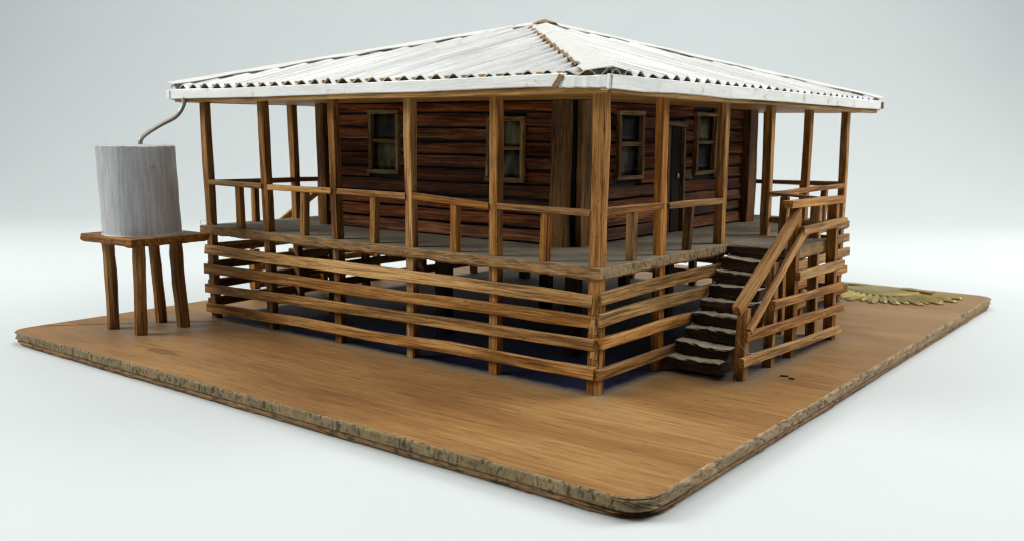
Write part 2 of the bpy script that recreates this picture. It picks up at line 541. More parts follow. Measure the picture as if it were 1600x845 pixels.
# thin dark navy sheet covering the board under the house
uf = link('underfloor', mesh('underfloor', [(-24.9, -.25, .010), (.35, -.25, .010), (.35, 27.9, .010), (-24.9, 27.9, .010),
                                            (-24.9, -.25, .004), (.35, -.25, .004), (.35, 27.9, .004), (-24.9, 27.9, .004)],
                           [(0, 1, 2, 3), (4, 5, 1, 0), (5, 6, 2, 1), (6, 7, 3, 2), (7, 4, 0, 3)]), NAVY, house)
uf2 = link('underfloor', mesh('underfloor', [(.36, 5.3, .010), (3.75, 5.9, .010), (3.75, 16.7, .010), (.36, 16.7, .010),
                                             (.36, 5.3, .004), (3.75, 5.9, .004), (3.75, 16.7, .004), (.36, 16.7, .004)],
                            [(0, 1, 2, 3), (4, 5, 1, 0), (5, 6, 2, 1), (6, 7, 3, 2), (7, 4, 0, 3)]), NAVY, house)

# deck slab with ragged plywood edge
def rect_outline(x0, x1, y0, y1, step=.22):
    pts = []
    for a, b in (((x0, y0), (x1, y0)), ((x1, y0), (x1, y1)), ((x1, y1), (x0, y1)), ((x0, y1), (x0, y0))):
        n = max(2, int((Vector(b)-Vector(a)).length/step))
        pts += [(a[0]+(b[0]-a[0])*i/n, a[1]+(b[1]-a[1])*i/n) for i in range(n)]
    return pts
def rough_slab(name, x0, x1, y0, y1, z0, z1, mats, parent, amp=.022, zlow=.05, side=lambda k, p: 1):
    o = rect_outline(x0, x1, y0, y1)
    cx, cy = (x0+x1)/2, (y0+y1)/2
    def off(p, a, s):
        n = noise.noise((p[0]*1.1+s, p[1]*1.1, s))*a + noise.noise((p[0]*4+s, p[1]*4, 2))*a*.6
        x, y = p
        if p[0] <= x0+.01 or p[0] >= x1-.01: x += math.copysign(n, p[0]-cx)
        if p[1] <= y0+.01 or p[1] >= y1-.01: y += math.copysign(n, p[1]-cy)
        return x, y
    def rg(z, a, s, ins, zj):
        r = []
        for p in o:
            x, y = off(p, a, s)
            x -= math.copysign(ins, x-cx) if abs(x-cx) > ins else 0
            y -= math.copysign(ins, y-cy) if abs(y-cy) > ins else 0
            r.append((x, y, z + (noise.noise((p[0]*1.6, p[1]*1.6, s+5))+.6*noise.noise((p[0]*6, p[1]*6, s)))*zj))
        return r
    return slab(name, [rg(z0, amp, 2, .12, zlow), rg(z0+.1, amp, 2, 0, zlow*.8), rg((z0+z1)/2, amp*1.2, 6, 0, .02), rg(z1-.03, amp, 9, .0, .015), rg(z1, amp, 9, .035, .0)], mats, parent, side)
deck = rough_slab('deck', -25.0, .42, -.42, 28.0, 4.52, DK, [DECK_TOP, EDGE_DECK, EDGE_DECK_R], house, side=lambda k, p: 2 if p[0] > .2 else 1)
link_deck_rings = None

# verandah posts: (bottom x, top x) as they lean
LX = [(0.0, .02), (-4.92, -5.03), (-9.72, -9.85), (-14.45, -14.78), (-19.5, -19.98), (-24.3, -24.84)]
RY = [(4.95, 4.8), (10.75, 10.6), (16.05, 16.12), (21.3, 21.4), (27.6, 27.45)]
def post(x0, y0, x1, y1, z1=BEAM_Z, wx=.46, wyy=.4, mat=W_POST, z0=0.0):
    return beam('post', (x0, y0, z0), (x1, y1, z1), (0, -1, 0), wx, wyy, mat, house, jit=.035, nst=8)
for i, (a, b) in enumerate(LX):
    post(a, 0, b, 0, wx=.54 if i == 0 else .46, wyy=.46 if i == 0 else .40)
for a, b in RY: post(0, a, 0, b, wx=.40, wyy=.48)
for y in (5.9, 11.3, 16.6, 22.0): post(-24.45, y, -24.85, y)           # far left side
for x in (-24.4, -19.6, -14.6, -9.8, -4.9): post(x, 27.6, x, 27.5)     # back
for x in (-20.3, -12.2, -4.4):                                         # stumps under the floor
    for y in (5.0, 13.8, 22.6):
        beam('stump', (x, y, 0), (x, y, 4.55), (0, -1, 0), .6, .6, W_DARK, house)

# slats round the understorey
def lerp(a, b, t): return a+(b-a)*t
ZL = [(3.71, 3.70), (2.88, 2.68), (2.0, 1.66), (.90, .60)]              # height at P0 end, far-left end
for z0, z1 in ZL:
    beam('slat', (.16+random.uniform(-.1, .1), -.33, z0), (-24.75+random.uniform(-.1, .1), -.33, z1), (0, -1, 0), random.uniform(.47, .54), .22, W_SLAT, house, jit=.05, nst=11)
ZR = [(3.86, 3.95), (3.02, 3.05), (2.06, 2.02), (.84, .84)]
for z0, z1 in ZR:
    beam('slat', (.34, -.36+random.uniform(-.06, .06), z0), (.34, 28.1+random.uniform(-.15, .15), z1), (1, 0, 0), random.uniform(.45, .52), .24, W_SLAT, house, jit=.05, nst=12)
for z in (3.75, 2.8, 1.8, .8):
    beam('slat', (-24.8, -.1, z), (-24.8, 27.9, z), (-1, 0, 0), .5, .2, W_SLAT, house, jit=.05, nst=10)
    beam('slat', (.1, 27.95, z), (-24.7, 27.95, z), (0, 1, 0), .5, .2, W_SLAT, house, jit=.05, nst=10)
# nail/filler blocks at the near corner
for z, zz in ((3.62, .75), (2.72, .6), (1.75, .55)):
    beam('corner_block', (.14, -.34, z-zz/2), (.16, -.34, z+zz/2), (0, -1, 0), .24, .22, W_BEAM, house, jit=.06)

# verandah rails and balusters
def rail(p0, p1, nrm=(0, 0, 1), mat=W_POST, wy=.30, hz=.27):
    return beam('handrail', p0, p1, nrm, wy, hz, mat, house, jit=.035)
def baluster(x, y, z0=DK-.05, z1=7.1, a=.36, b=.34, mat=W_POST):
    return beam('baluster', (x, y, z0), (x+random.uniform(-.06, .06), y+random.uniform(-.06, .06), z1), (0, -1, 0), a, b, mat, house, jit=.03)
rl = [((-.22, 7.03), (-4.72, 7.08)), ((-5.18, 7.08), (-9.52, 7.26)), ((-9.95, 7.22), (-14.35, 7.25)), ((-14.8, 7.27), (-19.45, 7.25)), ((-19.95, 7.27), (-24.35, 7.31))]
bx_ = [-2.45, -7.15, -12.1, -16.95, -21.95]
for ((x0, z0), (x1, z1)), xb in zip(rl, bx_):
    rail((x0, -.12, z0), (x1, -.12, z1)); baluster(xb, -.04, z1=(z0+z1)/2-.02)
for (y0, z0), (y1, z1), yb in (((.22, 7.1), (4.7, 7.1), 2.45), ((5.2, 7.06), (10.5, 7.06), 7.35)):
    rail((.1, y0, z0), (.1, y1, z1)); baluster(.02, yb, z1=6.95, mat=W_CORN)
rail((.1, 16.3, 7.08), (.1, 27.4, 7.15))
for yb in (18.7, 24.4): baluster(.0, yb)
for y0, y1 in ((.2, 5.7), (6.1, 11.1)):
    rail((-24.65, y0, 7.25), (-24.65, y1, 7.25)); baluster(-24.6, (y0+y1)/2)
baluster(-24.6, 8.0, z1=7.2)
for y0, y1 in ((16.8, 21.8), (22.2, 27.4)):
    rail((-24.65, y0, 7.25), (-24.65, y1, 7.25)); baluster(-24.6, (y0+y1)/2)
for x0, x1 in ((-.2, -4.7), (-5.1, -9.6), (-10, -14.4), (-14.8, -19.4), (-19.8, -24.3)):
    rail((x0, 27.6, 7.2), (x1, 27.6, 7.2)); baluster((x0+x1)/2, 27.6)

# ---- walls
WX, WY = -4.22, 4.64          # near wall planes
WX0, WY1 = -20.9, 23.3
ZT = 11.55
core_in = .16
def wall_core():
    x0, x1, y0, y1 = WX0+core_in, WX-core_in, WY+core_in, WY1-core_in
    vs = [(x0, y0, DK), (x1, y0, DK), (x1, y1, DK), (x0, y1, DK), (x0, y0, ZT), (x1, y0, ZT), (x1, y1, ZT), (x0, y1, ZT)]
    return link('wall', mesh('wall', vs, [(0, 1, 5, 4), (1, 2, 6, 5), (2, 3, 7, 6), (3, 0, 4, 7), (4, 5, 6, 7), (3, 2, 1, 0)]), DARKCORE, house)
wall = wall_core()
def F(d, u): return (u, WY-d)       # front wall: along x
def Rr(d, u): return (WX+d, u)      # right wall: along y
def siding(side, u0, u1, holes):
    n = (0, -1, 0) if side is F else (1, 0, 0)
    z, pitch = DK+.02, .665
    while z < ZT-.2:
        h = min(pitch, ZT-z)
        cuts = [(u0, u1)]
        for (a, b, zb, zt) in holes:
            if z+h*.62 > zb and z+h*.38 < zt:
                cuts = [c for (s, e) in cuts for c in ((s, min(e, a)), (max(s, b), e)) if c[1]-c[0] > .15]
        for s, e in cuts:
            x0, y0 = side(.0, s+random.uniform(0, .03)); x1, y1 = side(.0, e-random.uniform(0, .03))
            nn = Vector(n) + Vector((0, 0, random.uniform(.10, .2)))
            dz = random.uniform(-.035, .035)
            beam('siding_board', (x0, y0, z+h/2+random.uniform(-.02, .02)), (x1, y1, z+h/2+random.uniform(-.02, .02)), nn, h-.10+random.uniform(-.08, .03), .15, W_SIDE, wall, jit=.05, ch=.022)
        z += pitch
W1 = (-17.02, -14.86, 7.93, 11.18); W2 = (-9.17, -6.9, 7.80, 10.86)
WA = (7.92, 10.38, 7.9, 11.2); WB = (15.9, 18.4, 7.95, 11.3)
DO = (12.7, 14.72, DK, 10.72)
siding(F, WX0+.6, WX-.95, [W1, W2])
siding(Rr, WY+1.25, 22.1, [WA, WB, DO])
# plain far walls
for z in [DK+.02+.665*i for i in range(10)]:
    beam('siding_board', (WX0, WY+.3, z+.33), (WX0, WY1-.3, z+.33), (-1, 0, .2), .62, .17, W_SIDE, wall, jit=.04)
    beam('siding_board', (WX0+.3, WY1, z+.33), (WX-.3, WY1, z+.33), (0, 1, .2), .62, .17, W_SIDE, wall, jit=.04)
def cboard(p, q, n, wd, th):
    beam('corner_board', (*p, DK), (*q, ZT), n, wd, th, W_CORN, wall, jit=.04, nst=7)
cboard((-4.86, WY-.17), (-4.84, WY-.17), (0, -1, 0), .98, .3)
cboard((WX+.12, 5.35), (WX+.12, 5.3), (1, 0, 0), 1.05, .3)
cboard((WX0+.3, WY-.12), (WX0+.12, WY-.12), (0, -1, 0), .62, .34)
cboard((WX+.06, 22.85), (WX+.1, 22.75), (1, 0, 0), 1.1, .75)
cboard((WX0-.1, 5.2), (WX0-.1, 5.2), (-1, 0, 0), .9, .2)
cboard((WX0-.1, 22.8), (WX0-.1, 22.8), (-1, 0, 0), .9, .2)

def window(side, spec):
    u0, u1, z0, z1 = spec
    n = Vector((0, -1, 0)) if side is F else Vector((1, 0, 0))
    fwid, d = .22, .12
    def P(u, z, dd=d):
        a, b = side(dd, u); return Vector((a, b, z))
    # frame: four strips as one ring
    top = beam('window', P(u0, z1-fwid/2), P(u1, z1-fwid/2), n, fwid, .3, W_FRAME, house, jit=.04)
    t2 = beam('frame_strip', P(u0-.02, z0+fwid/2), P(u1+.02, z0+fwid/2), n, fwid, .34, W_FRAME, top, jit=.05)
    for u in (u0+fwid/2, u1-fwid/2):
        beam('frame_strip', P(u, z0+fwid), P(u, z1-fwid), n, fwid, .28, W_FRAME, top, jit=.045)
    zm = (z0+z1)/2+random.uniform(-.08, .08)
    beam('glazing_bar', P(u0+fwid, zm, .06), P(u1-fwid, zm, .06), n, .2, .2, W_FRAME, top, jit=.045)
    for a, b in ((z0+fwid-.05, zm-.05), (zm+.05, z1-fwid+.05)):
        nu, nz = 7, 5
        ph = random.uniform(0, 30)
        vs, fs = [], []
        lift = random.uniform(.04, .1)
        for layer in (0, 1):
            for i in range(nu):
                for j in range(nz):
                    s, t = i/(nu-1), j/(nz-1)
                    bulge = lift*math.sin(math.pi*s)*(.6+.4*t) + .03*noise.noise((s*2+ph, t*2, 0))
                    p = P(lerp(u0+.12, u1-.12, s), lerp(a, b, t), -.08+bulge-.03*layer)
                    vs.append(tuple(p))
        def q(l, i, j): return l*nu*nz+i*nz+j
        flip = side is not F
        for i in range(nu-1):
            for j in range(nz-1):
                f1 = (q(0, i, j), q(0, i+1, j), q(0, i+1, j+1), q(0, i, j+1))
                fs.append(f1)
                fs.append(tuple(reversed([x+nu*nz for x in f1])))
        for i in range(nu-1):
            fs.append((q(1, i, 0), q(1, i+1, 0), q(0, i+1, 0), q(0, i, 0)))
            fs.append((q(0, i, nz-1), q(0, i+1, nz-1), q(1, i+1, nz-1), q(1, i, nz-1)))
        for j in range(nz-1):
            fs.append((q(0, 0, j), q(0, 0, j+1), q(1, 0, j+1), q(1, 0, j)))
            fs.append((q(1, nu-1, j), q(1, nu-1, j+1), q(0, nu-1, j+1), q(0, nu-1, j)))
        link('pane', mesh('pane', vs, fs, True), PANE, top)
window(F, W1); window(F, W2); window(Rr, WA); window(Rr, WB)

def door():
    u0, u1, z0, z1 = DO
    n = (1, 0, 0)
    d = beam('door', (WX-.06, 13.15, z0+.05), (WX-.06, 13.15, z1-.25), n, .74, .16, W_SIDE, house)  # browner left board: the door's better-lit part put into the wood colour
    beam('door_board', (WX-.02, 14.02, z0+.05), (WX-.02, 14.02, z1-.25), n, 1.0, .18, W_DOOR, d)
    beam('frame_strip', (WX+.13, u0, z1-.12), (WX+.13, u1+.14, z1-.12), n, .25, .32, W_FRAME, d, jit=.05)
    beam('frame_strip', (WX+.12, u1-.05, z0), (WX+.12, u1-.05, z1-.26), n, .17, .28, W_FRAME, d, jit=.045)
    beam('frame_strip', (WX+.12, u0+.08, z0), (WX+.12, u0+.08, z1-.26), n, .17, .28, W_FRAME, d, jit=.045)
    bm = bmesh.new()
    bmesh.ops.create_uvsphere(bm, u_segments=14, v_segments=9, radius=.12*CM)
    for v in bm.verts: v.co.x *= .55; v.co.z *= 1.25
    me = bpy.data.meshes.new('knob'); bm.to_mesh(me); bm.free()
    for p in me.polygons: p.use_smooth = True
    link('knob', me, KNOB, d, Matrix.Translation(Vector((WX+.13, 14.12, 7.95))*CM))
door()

# ---- roof
EX0, EX1, EY0, EY1 = -26.15, 1.1, -1.1, 30.2
AP = Vector((-12.85, 14.2, 16.12))
EZ = 12.29
AMP, WAVE = .18, .93
roof = link('roof', mesh('roof', [(EX0+.5, EY0+.45, 11.56), (EX1-.4, EY0+.45, 11.56), (EX1-.4, EY1-.4, 11.56), (EX0+.5, EY1-.4, 11.56),
                                  (EX0+.5, EY0+.45, 11.80), (EX1-.4, EY0+.45, 11.80), (EX1-.4, EY1-.4, 11.80), (EX0+.5, EY1-.4, 11.80)],
                          [(3, 2, 1, 0), (0, 1, 5, 4), (1, 2, 6, 5), (2, 3, 7, 6), (3, 0, 4, 7), (4, 5, 6, 7)]), W_BEAM, house)
# timber plates on top of the posts
beam('eave_plate', (EX0+.2, -.78, 11.66), (EX1-.2, -.78, 11.66), (0, -1, 0), .28, .5, W_BEAM, roof, jit=.04, nst=12)
beam('eave_plate', (.80, EY0+.1, 11.62), (.80, EY1-.1, 11.62), (1, 0, 0), .24, .5, W_BEAM, roof, jit=.04, nst=12)
beam('eave_plate', (EX0+.4, EY0+.3, 11.68), (EX0+.4, EY1-.3, 11.68), (-1, 0, 0), .28, .4, W_BEAM, roof, jit=.04, nst=12)
beam('eave_plate', (EX0+.4, EY1-.3, 11.68), (EX1-.3, EY1-.3, 11.68), (0, 1, 0), .28, .4, W_BEAM, roof, jit=.04, nst=12)

beam('batten', (EX0+.5, EY0+.32, 12.16), (EX1-.3, EY0+.32, 12.16), (0, -1, 0), .42, .2, W_BEAM, roof, jit=.04, nst=12)
beam('batten', (EX1-.32, EY0+.5, 12.16), (EX1-.32, EY1-.3, 12.16), (1, 0, 0), .42, .2, W_BEAM, roof, jit=.04, nst=12)
def roof_sheet(A, B, dv, seed):
    """corrugated triangle on eave A->B, dv: outward unit normal in plan"""
    A, B, dv = Vector(A), Vector(B), Vector(dv)
    X = (B-A).normalized(); L = (B-A).length
    Yv = -dv
    inv = Matrix((X, Yv, Vector((0, 0, 1)))).transposed().to_4x4()
    inv.translation = Vector((A.x, A.y, 0))*CM
    apx = (Vector((AP.x, AP.y))-Vector((A.x, A.y))).dot(X.xy)
    run = (Vector((AP.x, AP.y))-Vector((A.x, A.y))).dot(Yv.xy)
    rise = AP.z-EZ
    n = int(L/WAVE*12); rows = 7
    vs, fs = [], []
    for layer in (0, 1):
        for i in range(n+1):
            s = i/n*L
            k = s/apx if s < apx else (L-s)/(L-apx)
            k = max(0.0, min(1.0, k))*.985
            wv = s/WAVE*2*math.pi + 1.3*noise.noise((s*.3, seed, 0))
            am = AMP*(1+.75*noise.noise((s*.45, seed, 5)))
            over = .02+.05*noise.noise((s*.9, seed, 3))
            for j in range(rows):
                t = j/(rows-1)*k
                y = -over*(1-t) + run*t
                prof = math.sin(wv)
                z = EZ+rise*t + am*prof*(.70+.48*t) + .05*noise.noise((s*.3, y*.3, seed)) + .006*noise.noise((s*2, y*1.2, seed)) - layer*.045
                vs.append((s, y, z))
    def q(l, i, j): return l*(n+1)*rows+i*rows+j
    for i in range(n):
        for j in range(rows-1):
            f1 = (q(0, i, j), q(0, i+1, j), q(0, i+1, j+1), q(0, i, j+1))
            fs.append(f1); fs.append(tuple(reversed([x+(n+1)*rows for x in f1])))
        fs.append((q(1, i, 0), q(1, i+1, 0), q(0, i+1, 0), q(0, i, 0)))
        fs.append((q(0, i, rows-1), q(0, i+1, rows-1), q(1, i+1, rows-1), q(1, i, rows-1)))
    o = link('roof_sheet', mesh('roof_sheet', vs, fs, False), [ROOF], roof, inv)
    me = o.data
    me.polygons.foreach_set('use_smooth', [True]*len(me.polygons))
    try: me.set_sharp_from_angle(angle=R(50))
    except Exception: pass
    return o
C00, C10, C11, C01 = (EX0, EY0, 0), (EX1, EY0, 0), (EX1, EY1, 0), (EX0, EY1, 0)
roof_sheet(C00, C10, (0, -1, 0), 1.1)
roof_sheet(C10, C11, (1, 0, 0), 4.3)
roof_sheet(C11, C01, (0, 1, 0), 7.9)
roof_sheet(C01, C00, (-1, 0, 0), 9.2)

def hip_cap(corner, seed, half=.95, lift=.14, wavy=.10):
    c = Vector((corner[0], corner[1], EZ)); a = AP.copy()
    d = (a-c)
    # the two roof planes meeting here
    sx = 1 if corner[0] > AP.x else -1
    sy = 1 if corner[1] > AP.y else -1
    def zroof_x(x): return EZ+(AP.z-EZ)*(1-(x-AP.x)/(corner[0]-AP.x))
    def zroof_y(y): return EZ+(AP.z-EZ)*(1-(y-AP.y)/(corner[1]-AP.y))
    n = 40
    vs, fs = [], []
    for layer in (0, 1):
        for i in range(n+1):
            t = -.012 + i/n*1.0
            p = c + d*t
            tip = min(1.0, (1-t)*9+.25)
            hw = half*tip*(1+.12*noise.noise((t*6, seed, 0)))
            wv = wavy*math.sin(i*.85+seed+1.5*noise.noise((i*.2, seed, 6)))+.5*wavy*noise.noise((i*.4, seed, 2))
            # eave-side edges: one wing on each plane, running along the eaves' direction
            e1 = Vector((p.x - sx*hw*1.25, p.y, 0)); e1.z = zroof_y(p.y) + lift + wv
            e2 = Vector((p.x, p.y - sy*hw*1.25, 0)); e2.z = zroof_x(p.x) + lift + wv*.8
            m1 = (e1+p)/2; m1.z = zroof_y(p.y)+lift+.06+wv*.5
            m2 = (e2+p)/2; m2.z = zroof_x(p.x)+lift+.06+wv*.5
            r = Vector((p.x, p.y, p.z+lift+.10))
            for v in (e1, m1, r, m2, e2): vs.append((v.x, v.y, v.z-.04*layer))
    def q(l, i, j): return (l*(n+1)+i)*5+j
    for i in range(n):
        for j in range(4):
            f1 = (q(0, i, j), q(0, i, j+1), q(0, i+1, j+1), q(0, i+1, j))
            if sx*sy < 0: f1 = f1[::-1]
            fs.append(f1); fs.append(tuple(reversed([x+(n+1)*5 for x in f1])))
        for j in (0, 4):
            fs.append((q(0, i, j), q(0, i+1, j), q(1, i+1, j), q(1, i, j)))
    for i in (0, n):
        for j in range(4):
            fs.append((q(0, i, j), q(0, i, j+1), q(1, i, j+1), q(1, i, j)))
    me = mesh('hip_cap', vs, fs, False)
    o = link('hip_cap', me, [CAP], roof)
    me.polygons.foreach_set('use_smooth', [True]*len(me.polygons))
    try: me.set_sharp_from_angle(angle=R(12))
    except Exception: pass
    return o
near_cap = hip_cap((EX1, EY0), .4, 1.0, .12, .012)
hip_cap((EX0, EY0), 2.2, .60, .20, .035)
hip_cap((EX1, EY1), 5.1, .60, .20, .035)
hip_cap((EX0, EY1), 8.1)
# rusty bead of glue along the edge of the near cap
def glue_line():
    c = Vector((EX1, EY0, EZ)); d = AP-c
    pts = []
    n = 70
    for i in range(n+1):
        t = .05+.93*i/n
        p = c+d*t
        hw = 1.0*min(1, (1-t)*9+.25)*1.25
        z = EZ+(AP.z-EZ)*(1-(p.y-AP.y)/(EY0-AP.y))
        pts.append((p.x-hw+random.uniform(-.10, .06), p.y+random.uniform(-.03, .03), z+.15+.04*math.sin((p.x-EX0)/WAVE*2*math.pi)))
    vs, fs = [], []
    seg = 5
    for i, p in enumerate(pts):
        r = .055*(1+.9*noise.noise((i*.7, 3, 1)))
        for k in range(seg):
            a = 2*math.pi*k/seg
            vs.append((p[0]+r*1.5*math.cos(a), p[1]+r*.3*math.cos(a), p[2]+r*math.sin(a)))
    for i in range(n):
        for k in range(seg):
            k2 = (k+1) % seg
            fs.append((i*seg+k, i*seg+k2, (i+1)*seg+k2, (i+1)*seg+k))
    link('glue_bead', mesh('glue_bead', vs, fs, True), RUST, roof)
glue_line()
# crumpled tab where the four caps meet
def peak_tab():
    vs, fs = [], []
    ring_pts = []
    for i in range(12):
        a = 2*math.pi*i/12
        r = .75*(1+.35*noise.noise((math.cos(a)*2, math.sin(a)*2, 5)))
        x, y = AP.x+r*math.cos(a), AP.y+r*math.sin(a)
        slope = .27
        ring_pts.append((x, y, AP.z+.30-r*slope+.10*noise.noise((x*1.7, y*1.7, 8))))
    vs = [(AP.x, AP.y, AP.z+.36)] + ring_pts + [(AP.x, AP.y, AP.z+.30)] + [(x, y, z-.05) for x, y, z in ring_pts]
    for i in range(12):
        j = (i+1) % 12
        fs += [(0, 1+i, 1+j), (13, 14+j, 14+i), (1+i, 14+i, 14+j, 1+j)]
    link('peak_tab', mesh('peak_tab', vs, fs), RUST, roof)
peak_tab()

def gutter(p0, p1, n, name='gutter', h=.47, th=.16):
    return beam(name, p0, p1, n, h, th, GUTTER, roof, jit=.035, nst=14, ch=.03)
gutter((EX0-.12, EY0-.02, 11.90), (EX1-1.9, EY0-.02, 12.0), (0, -1, 0))
gutter((EX1-2.2, EY0-.05, 11.98), (EX1+.1, EY0-.05, 11.93), (0, -1, 0), h=.44, th=.2)
gutter((EX1+.02, EY0-.18, 11.91), (EX1+.02, EY1+.2, 12.02), (1, 0, 0), h=.52)
gutter((EX0, EY0, 11.9), (EX0, EY1, 11.9), (-1, 0, 0)); gutter((EX0, EY1, 11.9), (EX1, EY1, 11.9), (0, 1, 0))
beam('joint_patch', (EX1-2.35, EY0-.17, 11.78), (EX1-2.05, EY0-.17, 12.2), (0, -1, 0), .22, .06, RUST, roof, jit=.05)
link('wire_clip', tube_mesh('wire_clip', spline([(EX1+.14, EY0-.1, 12.2), (EX1+.14, EY0-.17, 11.95), (EX1+.13, EY0-.19, 11.72), (EX1-.02, EY0-.2, 11.63), (EX1-.3, EY0-.2, 11.64)], 4), .022, 6), GALV, roof)
# wooden dowel end showing at the far end of the right gutter
beam('gutter_end', (EX1+.0, EY1+.02, 12.0), (EX1+.0, EY1+.42, 12.0), (1, 0, 0), .42, .34, W_FRAME, roof)
beam('gutter_end', (EX0-.3, EY0+.02, 11.90), (EX0+.02, EY0-.0, 11.90), (0, -1, 0), .44, .3, GUTTER, roof)

# downpipe from the gutter corner into the tank
dp = spline([(-24.95, -1.15, 11.75), (-24.97, -1.2, 11.3), (-25.05, -1.6, 10.75), (-25.1, -2.5, 10.3), (-25.1, -3.3, 9.85), (-25.05, -3.65, 9.55), (-25.05, -3.7, 9.2)], 6)
link('downpipe', tube_mesh('downpipe', dp, .115, 12), GALV, house)

# ---- stairs with landing and railing on the right-hand side
stair = rough_slab('staircase', .46, 3.3, 10.75, 16.35, 4.36, DK-.01, [DECK_TOP, EDGE_DECK], house, .03, .05)
beam('riser', (.2, 10.72, 4.72), (3.2, 10.72, 4.7), (0, -1, 0), .46, .12, W_STEP, stair, jit=.03)
NST = 8
for i in range(NST):
    z1 = .70+.535*i
    y0 = 5.05+.70*i
    wob = random.uniform(-.06, .06)
    x0 = .48+(random.uniform(0, .12)); x1 = 3.05+random.uniform(-.1, .1) - (.1 if i == 0 else 0)
    zc = z1-.26
    beam('step', (x0, y0+.62+wob, zc), (x1, y0+.62+random.uniform(-.1, .1)-(.06 if i < 2 else 0), zc-random.uniform(0, .06)), (0, 0, 1), 1.4, .52, W_STEP, stair, jit=.075, nst=11, ch=.05, ragged=.12)
def sbeam(name, p0, p1, n, wy, hz, mat=W_POST, jit=.045): return beam(name, p0, p1, n, wy, hz, mat, stair, jit=jit)
XO = 3.5
beam('stringer', (.56, 5.9, .25), (.56, 11.2, 4.3), (1, 0, 0), 1.1, .14, W_STEP, stair, jit=.03)
sbeam('post', (XO, 5.72, 0), (XO, 5.9, 3.0), (0, -1, 0), .46, .42)
sbeam('post', (XO, 8.7, 0), (XO, 8.7, 4.6), (0, -1, 0), .42, .46)
sbeam('post', (XO, 11.15, 0), (XO, 11.13, 6.85), (0, -1, 0), .44, .5)
sbeam('post', (XO, 16.3, 0), (XO, 15.95, 7.05), (0, -1, 0), .46, .5)
sbeam('post', (2.5, 16.5, 0), (2.5, 16.3, 7.0), (0, -1, 0), .46, .42)
sbeam('post', (1.05, 15.9, 0), (1.05, 15.9, 7.0), (0, -1, 0), .40, .40)
sbeam('post', (.95, 11.2, 0), (.95, 11.2, 4.4), (0, -1, 0), .40, .40)
XS = 3.82
for (y0, z0), (y1, z1) in (((5.05, .86), (16.9, .43)), ((5.3, 1.89), (17.1, 1.52)), ((8.05, 2.86), (16.85, 2.66)), ((10.95, 3.76), (16.95, 3.72)), ((11.1, 5.78), (17.0, 5.88))):
    sbeam('slat', (XS, y0, z0), (XS, y1, z1), (1, 0, 0), random.uniform(.36, .42), .24, W_SLAT)
sbeam('handrail', (XS-.25, 9.85, 7.02), (XS-.25, 16.7, 7.0), (0, 0, 1), .5, .34, W_SLAT)
sbeam('handrail', (XS-.12, 4.75, 3.05), (XS-.12, 10.8, 6.62), (1, 0, 0), .46, .36, W_SLAT)
sbeam('handrail', (XS+.02, 5.6, 2.1), (XS+.02, 11.45, 5.75), (1, 0, 0), .36, .2, W_SLAT)
sbeam('handrail', (.1, 16.05, 7.12), (2.9, 16.1, 7.02), (0, 0, 1), .34, .16)
sbeam('slat', (.1, 16.2, 5.82), (2.9, 16.2, 5.72), (0, -1, 0), .30, .2)

# ---- matching stairs on the far left side, glimpsed between the posts
stair2 = rough_slab('staircase', -27.6, -25.1, 10.4, 15.6, 4.4, DK-.01, [DECK_TOP, EDGE_DECK], house, .04, .05)
for i in range(NST):
    beam('step', (-25.2, 5.3+.66*i, .45+.535*i), (-27.3, 5.3+.66*i, .45+.535*i), (0, 0, 1), 1.2, .5, W_STEP, stair2, jit=.08)
for y, z in ((5.2, 3.0), (10.6, 7.0), (15.4, 7.0)):
    beam('post', (-27.7, y, 0), (-27.7, y, z), (0, -1, 0), .42, .42, W_POST, stair2)
beam('handrail', (-27.9, 5.0, 3.1), (-27.9, 10.7, 6.4), (-1, 0, 0), .42, .24, W_SLAT, stair2)
for z in (.8, 1.8):
    beam('slat', (-27.95, 5.0, z), (-27.95, 15.6, z), (-1, 0, 0), .4, .2, W_SLAT, stair2)

# ------------------------------------------------------------------ tank stand and tank
stand = empty('tank_stand', (-24.6, -3.9, 0))
tag(stand, 'small four-legged wooden table standing on the board under the silver tank', 'stand')
tt = rough_slab('table_top', -27.1, -22.5, -5.95, -1.65, 4.42, 4.83, [W_STAND, W_STAND], stand, .06, .04)
for (x0, y0), (x1, y1), wd in (((-25.75, -5.2), (-26.1, -5.1), .62), ((-23.4, -5.15), (-23.35, -5.05), .62), ((-25.5, -2.65), (-25.6, -2.85), .58), ((-23.55, -2.6), (-23.75, -2.75), .66)):
    beam('leg', (x0, y0, 0), (x1, y1, 4.46), (0, -1, 0), wd, wd*.85, W_STAND, stand, jit=.05, nst=7, ch=.16)

